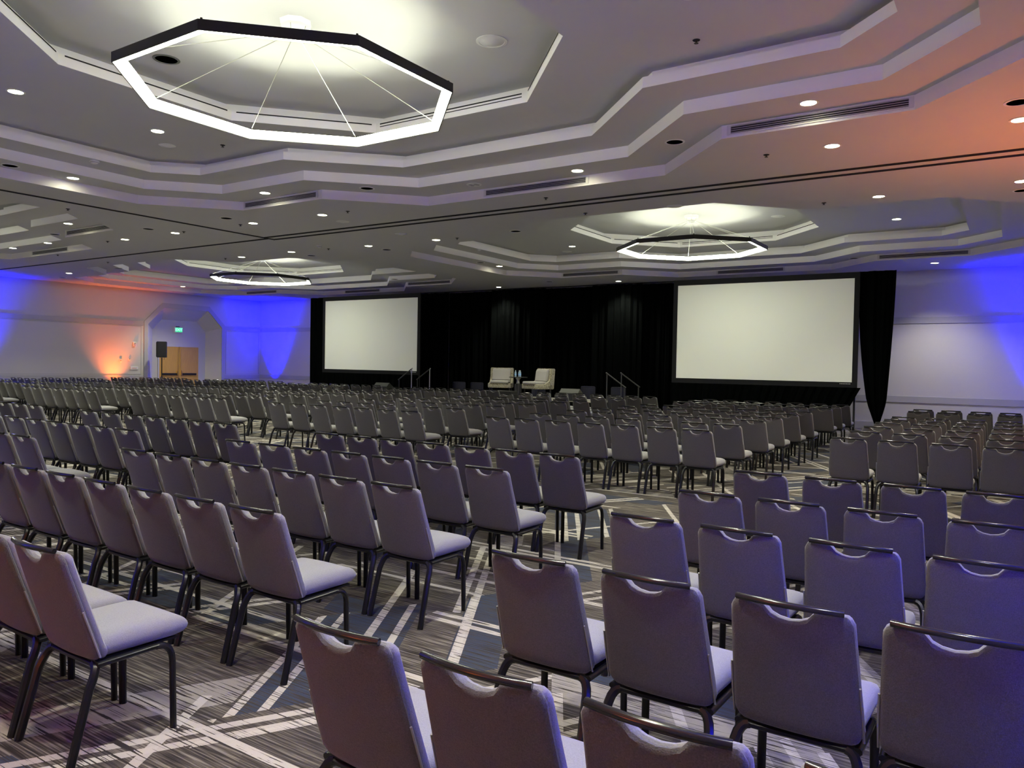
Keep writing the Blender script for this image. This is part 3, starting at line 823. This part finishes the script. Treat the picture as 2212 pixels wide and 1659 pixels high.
def drape(x0, x1, y, z0, z1, label, folds=None, amp=.05, taper=None, seed=0, cat='drape', name='black_drape', gather=None):
    rnd = random.Random(seed); wdt = x1-x0; n = max(24, int(wdt/.035)); m_ = 22
    folds = folds or max(2, int(wdt/.24))
    ph = [rnd.uniform(0, 6.3) for _ in range(4)]; fr = [folds*rnd.uniform(.85, 1.15), folds*2.3, folds*.45]
    b = new(); g = []
    for i in range(m_+1):
        t = i/m_; z = z1+(z0-z1)*t; row = []
        for j in range(n+1):
            s = j/n
            dy = amp*((.55+.45*t)*math.sin(2*PI*fr[0]*s+ph[0]+.4*math.sin(3*t+ph[3]))+.35*math.sin(2*PI*fr[1]*s+ph[1]+t)+.5*math.sin(2*PI*fr[2]*s+ph[2]))
            x = x0+wdt*s
            if taper:
                l, r = taper(t); x = l+(r-l)*s; dy *= 1.3
            row.append(b.verts.new((x-(x0+x1)/2, dy, z)))
        g.append(row)
    for i in range(m_):
        for j in range(n): b.faces.new((g[i][j], g[i][j+1], g[i+1][j+1], g[i+1][j]))
    r = bmesh.ops.solidify(b, geom=b.faces[:], thickness=.006)
    o = obj(name, b, m_velvet, smooth=True); o.location = ((x0+x1)/2, y, 0)
    return tag(o, label, cat)
# centre back drape in hanging panels
edges = [-20.9, -18.85, -16.75, -14.4, -12.5, -10.6, -8.9]
names = ['partly behind the left screen', 'just right of the left screen', 'left of the armchairs', 'behind the armchairs', 'right of the armchairs above the right steps', 'just left of the right screen']
for k, nm in enumerate(names):
    d_ = drape(edges[k]-.22*(k % 2), edges[k+1]+.22*(k % 2), 23.95+.25*(k % 2), .03, 4.50, 'black floor length drape panel '+nm, seed=k+3)
    d_['group'] = 'black back drapes'
drape(-24.85, -23.93, 22.2, .02, 4.33, 'narrow black drape panel at the left end of the left screen', seed=21)
drape(-23.9, -18.66, 21.86, .02, 1.24, 'low black skirt drape under the left screen', seed=22, amp=.03)
drape(-8.70, -3.52, 21.86, .02, 1.24, 'low black skirt drape under the right screen', seed=23, amp=.03,
      taper=lambda t: (-8.70+.02*t, -3.42-.62*t))
def tp(t):
    z = 4.32+(.20-4.32)*t
    k = min(1, t/.84); e = max(0, (t-.84)/.16)
    l = -3.57+.27*k**2.2+.23*e
    r = -2.68-.15*k**1.5-.17*e
    return l, r
drape(-3.55, -2.68, 22.12, .20, 4.33, 'black drape panel gathered to a point right of the right screen', seed=24, taper=tp, amp=.035)
# pipes that carry the drapes
for x0, x1, y, z, lab in ((-20.95, -8.85, 24.075, 4.535, 'black drape pipe along the top of the centre drapes'),):
    b = new(); tube(b, [(x0, y, z), (x1, y, z)], .015, 8); tag(obj('drape_pipe', b, m_black, smooth=True), lab, 'pipe')

# ------------------------------------------------------------------ stage
SX0, SX1, SY0, SY1, SZ = -17.78, -10.27, 20.22, 22.2, .61
t = thing('stage_platform', 'low black skirted stage platform with khaki carpeted deck', 'stage', ((SX0+SX1)/2, (SY0+SY1)/2, 0))
hw_, hd = (SX1-SX0)/2, (SY1-SY0)/2
b = new(); box(b, -hw_, hw_, -hd, hd, SZ-.09, SZ, bevel=.006); obj('deck', b, m_deck, t)
b = new(); n = 220
for (p, q) in (((-hw_, -hd), (hw_, -hd)), ((hw_, -hd), (hw_, hd)), ((-hw_, hd), (-hw_, -hd))):
    L_ = math.dist(p, q); n = int(L_/.04); prev = None
    nx, ny = (q[1]-p[1])/L_, -(q[0]-p[0])/L_
    for i in range(n+1):
        s = i/n; o_ = .012+.010*math.sin(i*1.9)
        x, y = p[0]+(q[0]-p[0])*s+nx*o_, p[1]+(q[1]-p[1])*s+ny*o_
        cur = (b.verts.new((x, y, SZ-.01)), b.verts.new((x, y, .01)))
        if prev: b.faces.new((prev[0], cur[0], cur[1], prev[1]))
        prev = cur
obj('skirt', b, m_velvet, t, smooth=True)

def stairs(x, sgn, label, raillab, mrail):
    t = thing('stage_steps', label, 'steps', (x, 21.1, 0), 0 if sgn > 0 else PI)
    for k in range(3):
        b = new(); z = SZ-.15-.15*k
        box(b, .03+.24*k, .03+.24*(k+1), -.47, .47, z-.04, z, bevel=.004); obj('step', b, m_black, t)
    b = new()
    for s in (-.46, .46): prism(b, [(.03, .02), (.78, .02), (.78, .08), (.03, SZ-.2)], 'y', s-.012, s+.012)
    obj('stringer', b, m_black, t)
    for s in (-.5, .5):
        b = new(); A = (.02, s, 1.49); B = (.66, s, 1.07)
        tube(b, [A, B], .019, 8)
        h_ = obj('handrail', b, m_rail2, t, smooth=True)
        b = new(); tube(b, [(.04, s, .05), (.04, s, 1.475)], .017, 8); obj('post', b, mrail, h_, smooth=True)
        b = new(); tube(b, [(.62, s, .05), (.62, s, 1.09)], .017, 8); obj('post', b, m_rail2, h_, smooth=True)
        b = new(); bmesh.ops.create_uvsphere(b, u_segments=10, v_segments=6, radius=.024, matrix=Matrix.Translation(A)); obj('end_cap', b, mrail, h_, smooth=True)
m_rail2 = mat('rail_black', (.03, .03, .032), .4)
m_raildk = mat('rail_grey', (.06, .06, .065), .4, metal=.3)
stairs(SX0-.03, -1, 'stage steps with bright metal handrail posts at the left end', '', m_steel)
stairs(SX1+.03, 1, 'stage steps with dark handrails at the right end of stage', '', m_raildk)

def armchair(x, y, rz, label):
    t = thing('armchair', label, 'armchair', (x, y, SZ+.002), rz, 'armchairs on the stage')
    # local: faces -Y
    b = new(); box(b, -.39, .39, -.36, .34, .30, .46, bevel=.025); obj('base', b, m_pattern, t, smooth=True)
    b = new(); box(b, -.31, .31, -.40, .14, .455, .545, bevel=.035); obj('seat_cushion', b, m_arm, t, smooth=True)
    b = new(); prism(b, [(.16, .30), (.38, .30), (.43, .97), (.27, .97), (.20, .50)], 'x', -.39, .39)
    bmesh.ops.bevel(b, geom=b.edges[:], offset=.02, segments=2, affect='EDGES'); obj('backrest', b, m_pattern, t, smooth=True)
    b = new(); prism(b, [(.10, .545), (.19, .52), (.275, .93), (.21, .95), (.15, .90)], 'x', -.30, .30)
    bmesh.ops.bevel(b, geom=b.edges[:], offset=.022, segments=2, affect='EDGES'); obj('back_cushion', b, m_arm, t, smooth=True)
    for s in (-1, 1):     # low wedge sides joining seat and back
        b = new(); prism(b, [(-.02, .44), (.25, .44), (.25, .66), (.17, .56)], 'x', s*.39-(.07 if s > 0 else 0), s*.39+(.07 if s < 0 else 0)); obj('side_panel', b, m_pattern, t)
    for sx in (-1, 1):
        for sy in (-1, 1):
            b = new(); tube(b, [(sx*.33, sy*.28, 0), (sx*.33, sy*.27, .31)], .022, 8, 4); obj('leg', b, m_black, t)
armchair(-14.47, 21.25, math.radians(27), 'cream slipper armchair on stage, left of the side table')
armchair(-13.02, 21.25, math.radians(-20), 'cream squiggle patterned armchair on stage, right of the side table')
t = thing('side_table', 'round black pedestal side table between the armchairs', 'side table', (-13.74, 21.2, SZ))
b = new(); lathe(b, [(0.001, .655), (.30, .655), (.305, .668), (.30, .68), (0.001, .68)], 32); obj('tabletop', b, m_black, t, smooth=True)
b = new(); lathe(b, [(.055, .44), (.065, .47), (.05, .50), (.05, .58), (.10, .655)], 20); obj('collar', b, m_steel, t, smooth=True)
b = new(); lathe(b, [(.13, 0), (.13, .42), (.115, .45), (0.001, .45)], 24); obj('pedestal', b, m_case, t, smooth=True)
for k, (dx, dy, lb) in enumerate(((-.085, -.04, 'left'), (.0, .05, 'middle'), (.085, -.02, 'right'))):
    t = thing('water_bottle', 'clear blue labelled water bottle on side table, %s of three' % lb, 'bottle', (-13.74+dx, 21.2+dy, SZ+.68), group='water bottles on the side table')
    b = new(); lathe(b, [(.031, 0), (.034, .01), (.034, .13), (.030, .155), (.013, .185), (.013, .20)], 16); obj('bottle_body', b, m_water, t, smooth=True)
    b = new(); lathe(b, [(.0345, .05), (.0345, .11)], 16); obj('bottle_label', b, m_blab, t, smooth=True)
    b = new(); lathe(b, [(.0145, .198), (.0145, .216), (0.001, .216)], 12); obj('cap', b, m_white, t, smooth=True)
def wedge(x, y, z, rz, label):
    t = thing('floor_monitor', label, 'stage monitor', (x, y, z), rz, 'floor monitors at the stage corners')
    b = new(); prism(b, [(-.26, 0), (.26, 0), (.26, .25), (.12, .38), (-.20, .14)], 'x', -.33, .33)
    bmesh.ops.bevel(b, geom=b.edges[:], offset=.008, segments=1, affect='EDGES'); obj('cabinet', b, m_mon, t)
    b = new(); n = Vector((0, -.24, .32)).normalized()
    box(b, -.30, .30, .261, .266, .03, .23); obj('rear_panel', b, m_spk, t)
    b = new(); tube(b, arc((.33, .1, .2), (.45, .1, .42), (.40, .2, .05), 8), .006, 5); obj('cable', b, m_black, t)
m_mon = mat('monitor_cabinet', (.055, .058, .05), .7)
wedge(-19.1, 20.6, .58, PI, 'black wedge floor monitor left of the left stage steps')
wedge(-11.36, 20.60, SZ, PI, 'dark wedge floor monitor on the stage right of the armchairs')
t = thing('speaker_riser', 'small black riser under the left floor monitor', 'riser', (-19.1, 20.6, 0))
b = new(); box(b, -.36, .36, -.3, .3, .545, .58); obj('top', b, m_case, t)
for sx in (-1, 1):
    for sy in (-1, 1):
        b = new(); tube(b, [(sx*.32, sy*.26, 0), (sx*.32, sy*.26, .55)], .02, 6); obj('leg', b, m_black, t)
# equipment case in front of stage
t = thing('equipment_case', 'black equipment case with latches before the stage', 'case', (-13.6, 19.96, 0))
b = new(); box(b, -.50, .50, -.20, .20, .10, .72, bevel=.01); obj('body', b, m_case, t)
b = new(); box(b, -.52, .52, -.215, .215, .73, .86, bevel=.015); obj('lid', b, m_case, t)
b = new(); box(b, -.50, .50, -.206, -.20, .715, .735); obj('edge_strip', b, m_steel, t)
for x in (-.3, .3):
    b = new(); box(b, x-.05, x+.05, -.226, -.20, .66, .76, bevel=.004); obj('latch', b, m_raildk, t)
b = new(); tube(b, [(-.1, -.205, .60), (-.1, -.24, .60), (.1, -.24, .60), (.1, -.205, .60)], .009, 6); obj('handle', b, m_steel, t)
for sx in (-1, 1):
    for sy in (-1, 1):
        b = new(); lathe(b, [(.035, 0), (.04, .05), (.02, .10)], 10, sx*.42, sy*.14); obj('caster', b, m_black, t)
# thin microphone stand before the right armchair
t = thing('mic_stand', 'short thin black stand in front of right armchair', 'stand', (-13.28, 20.65, SZ+.001))
b = new(); tube(b, [(0, 0, .01), (0, 0, .43)], .016, 8); obj('pole', b, m_black, t)
b = new(); lathe(b, [(.11, 0), (.11, .012), (.02, .02)], 16); obj('base', b, m_black, t)
# dark navy drums at the foot of the back drape
for k, (x, lb) in enumerate(((-17.95, 'leftmost, right of the left handrails'), (-17.1, 'second from left, beside left armchair'), (-14.35, 'seen under the right armchair'), (-12.35, 'right of the right floor monitor'), (-11.2, 'behind the right handrails'))):
    t = thing('navy_drum', 'dark navy drum at drape foot, '+lb, 'drum', (x, 23.5, 0), group='dark navy drums before the drape')
    b = new(); lathe(b, [(.25, 0), (.25, .96), (.24, .975), (0.001, .98)], 28); obj('side', b, m_navy, t, smooth=True)
    b = new(); lathe(b, [(0.001, .981), (.235, .981), (.245, .985), (.235, .99), (0.001, .99)], 28); obj('top', b, m_navy, t, smooth=True)

# ------------------------------------------------------------------ doorway at left
AX = -31.5
for k, (y0, y1) in enumerate(((19.50, 20.45), (20.47, 21.42))):
    b = new(); box(b, AX+.01, AX+.05, y0, y1, .01, 2.22, bevel=.003); d = struct('door_%d' % (k+1), b, m_wood, 'maple veneer door leaf with push bar')
    b = new(); box(b, AX+.055, AX+.10, y0+.12, y1-.12, .96, 1.04, bevel=.006); obj('push_bar', b, m_bronze, d)
    hy = y1-.09 if k == 0 else y0+.09
    b = new(); box(b, AX+.05, AX+.11, hy-.03, hy+.03, .93, 1.16, bevel=.005); obj('door_handle', b, m_gold, d)
    b = new(); tube(b, [(AX+.065, hy+(.03 if k == 0 else -.03), 1.1), (AX+.065, hy+(.03 if k == 0 else -.03), 2.15)], .010, 6); obj('vertical_rod', b, m_gold, d)
b = new()
for a in ((19.44, 19.50, 0, 2.28), (21.42, 21.48, 0, 2.28), (19.50, 21.42, 2.22, 2.28)): box(b, AX+.001, AX+.06, *a)
trim(b, m_alc)
# exit sign
t = thing('exit_sign', 'green lit exit sign above the double doors', 'exit sign', (AX, 20.42, 3.0))
b = new(); box(b, .005, .07, -.19, .19, -.14, .10, bevel=.006); obj('housing', b, m_white, t)
b = new(); box(b, .0705, .074, -.17, .17, -.12, .08); obj('lit_face', b, m_exit, t)
b = new(); box(b, .005, .05, -.11, .05, .10, .135); obj('bracket', b, m_bronze, t)
mt = Matrix.Translation((.0755, 0, -.02)) @ Matrix(((0, 0, 1), (1, 0, 0), (0, 1, 0))).to_4x4()
text_mesh('EXIT', .17, m_exitw, 'lettering', t, mt)
# loudspeaker on tripod
t = thing('loudspeaker', 'black loudspeaker raised on a pole before the doorway', 'loudspeaker', (-30.42, 18.98, 1.725), math.radians(-38))
b = new(); prism(b, [(-.21, -.19), (.21, -.19), (.15, .19), (-.15, .19)], 'z', 0, .68)
bmesh.ops.bevel(b, geom=b.edges[:], offset=.015, segments=2, affect='EDGES'); obj('cabinet', b, m_black, t)
b = new(); box(b, -.19, .19, -.205, -.191, .03, .65, bevel=.004); obj('grille', b, m_spk, t)
mt = Matrix.Translation((0, -.208, .09)) @ Matrix(((1, 0, 0), (0, 0, -1), (0, 1, 0))).to_4x4()
text_mesh('EV', .085, m_whitemark, 'logo', t, mt)
b = new(); tube(b, arc((.12, .12, .02), (.24, .1, -.10), (.10, .10, -.09), 8), .006, 5); obj('cable', b, m_black, t)
t = thing('speaker_stand', 'black tripod stand carrying the loudspeaker', 'stand', (-30.42, 18.98, 0))
b = new(); tube(b, [(0, 0, .12), (0, 0, 1.72)], .022, 8); obj('pole', b, m_black, t, smooth=True)
b = new(); lathe(b, [(.03, .80), (.042, .82), (.042, .90), (.03, .92)], 12); obj('collar', b, m_black, t, smooth=True)
for k in range(3):
    a = PI/2+2*PI*k/3+.3
    b = new(); tube(b, [(.03*math.cos(a), .03*math.sin(a), .84), (.26*math.cos(a), .26*math.sin(a), .015)], .013, 6); obj('leg', b, m_black, t)
# small wall devices
def device(name, lab, cat, y, z, w_, h_, d_, extra=None, m=m_white):
    t = thing(name, lab, cat, (XL, y, z))
    b = new(); box(b, .001, d_, -w_/2, w_/2, -h_/2, h_/2, bevel=.006); obj('housing', b, m, t)
    return t
t = device('alarm_strobe', 'white fire alarm strobe on left wall above the sensors', 'fire alarm', 18.05, 2.27, .13, .17, .06)
b = new(); box(b, .06, .085, -.03, .03, .01, .06, bevel=.008); obj('strobe_lens', b, m_steel, t)
b = new(); [box(b, .0605, .063, -.045+.032*k, -.022+.032*k, -.055, -.03) for k in range(3)]; obj('red_mark', b, m_red, t)
t = device('wall_sensor', 'small lit wall sensor on the orange patch, left one', 'wall control', 17.45, 1.56, .09, .14, .05)
b = new(); lathe(b, [(.02, 0), (.02, .012), (0.001, .014)], 10); o = obj('knob', b, m_gold, t); o.rotation_euler = (0, PI/2, 0); o.location = (.05, 0, 0)
t = device('wall_sensor', 'small dark topped wall sensor on the orange patch, right one', 'wall control', 17.83, 1.62, .06, .09, .045)
b = new(); box(b, .046, .052, -.015, .015, .0, .035); obj('sensor_window', b, m_slot, t)
t = device('wall_plate', 'white rectangular control plate low on left wall', 'wall plate', 18.05, 1.26, .34, .13, .03)
b = new(); box(b, .0305, .033, -.11, .10, -.012, .002); obj('plate_line', b, m_red, t)
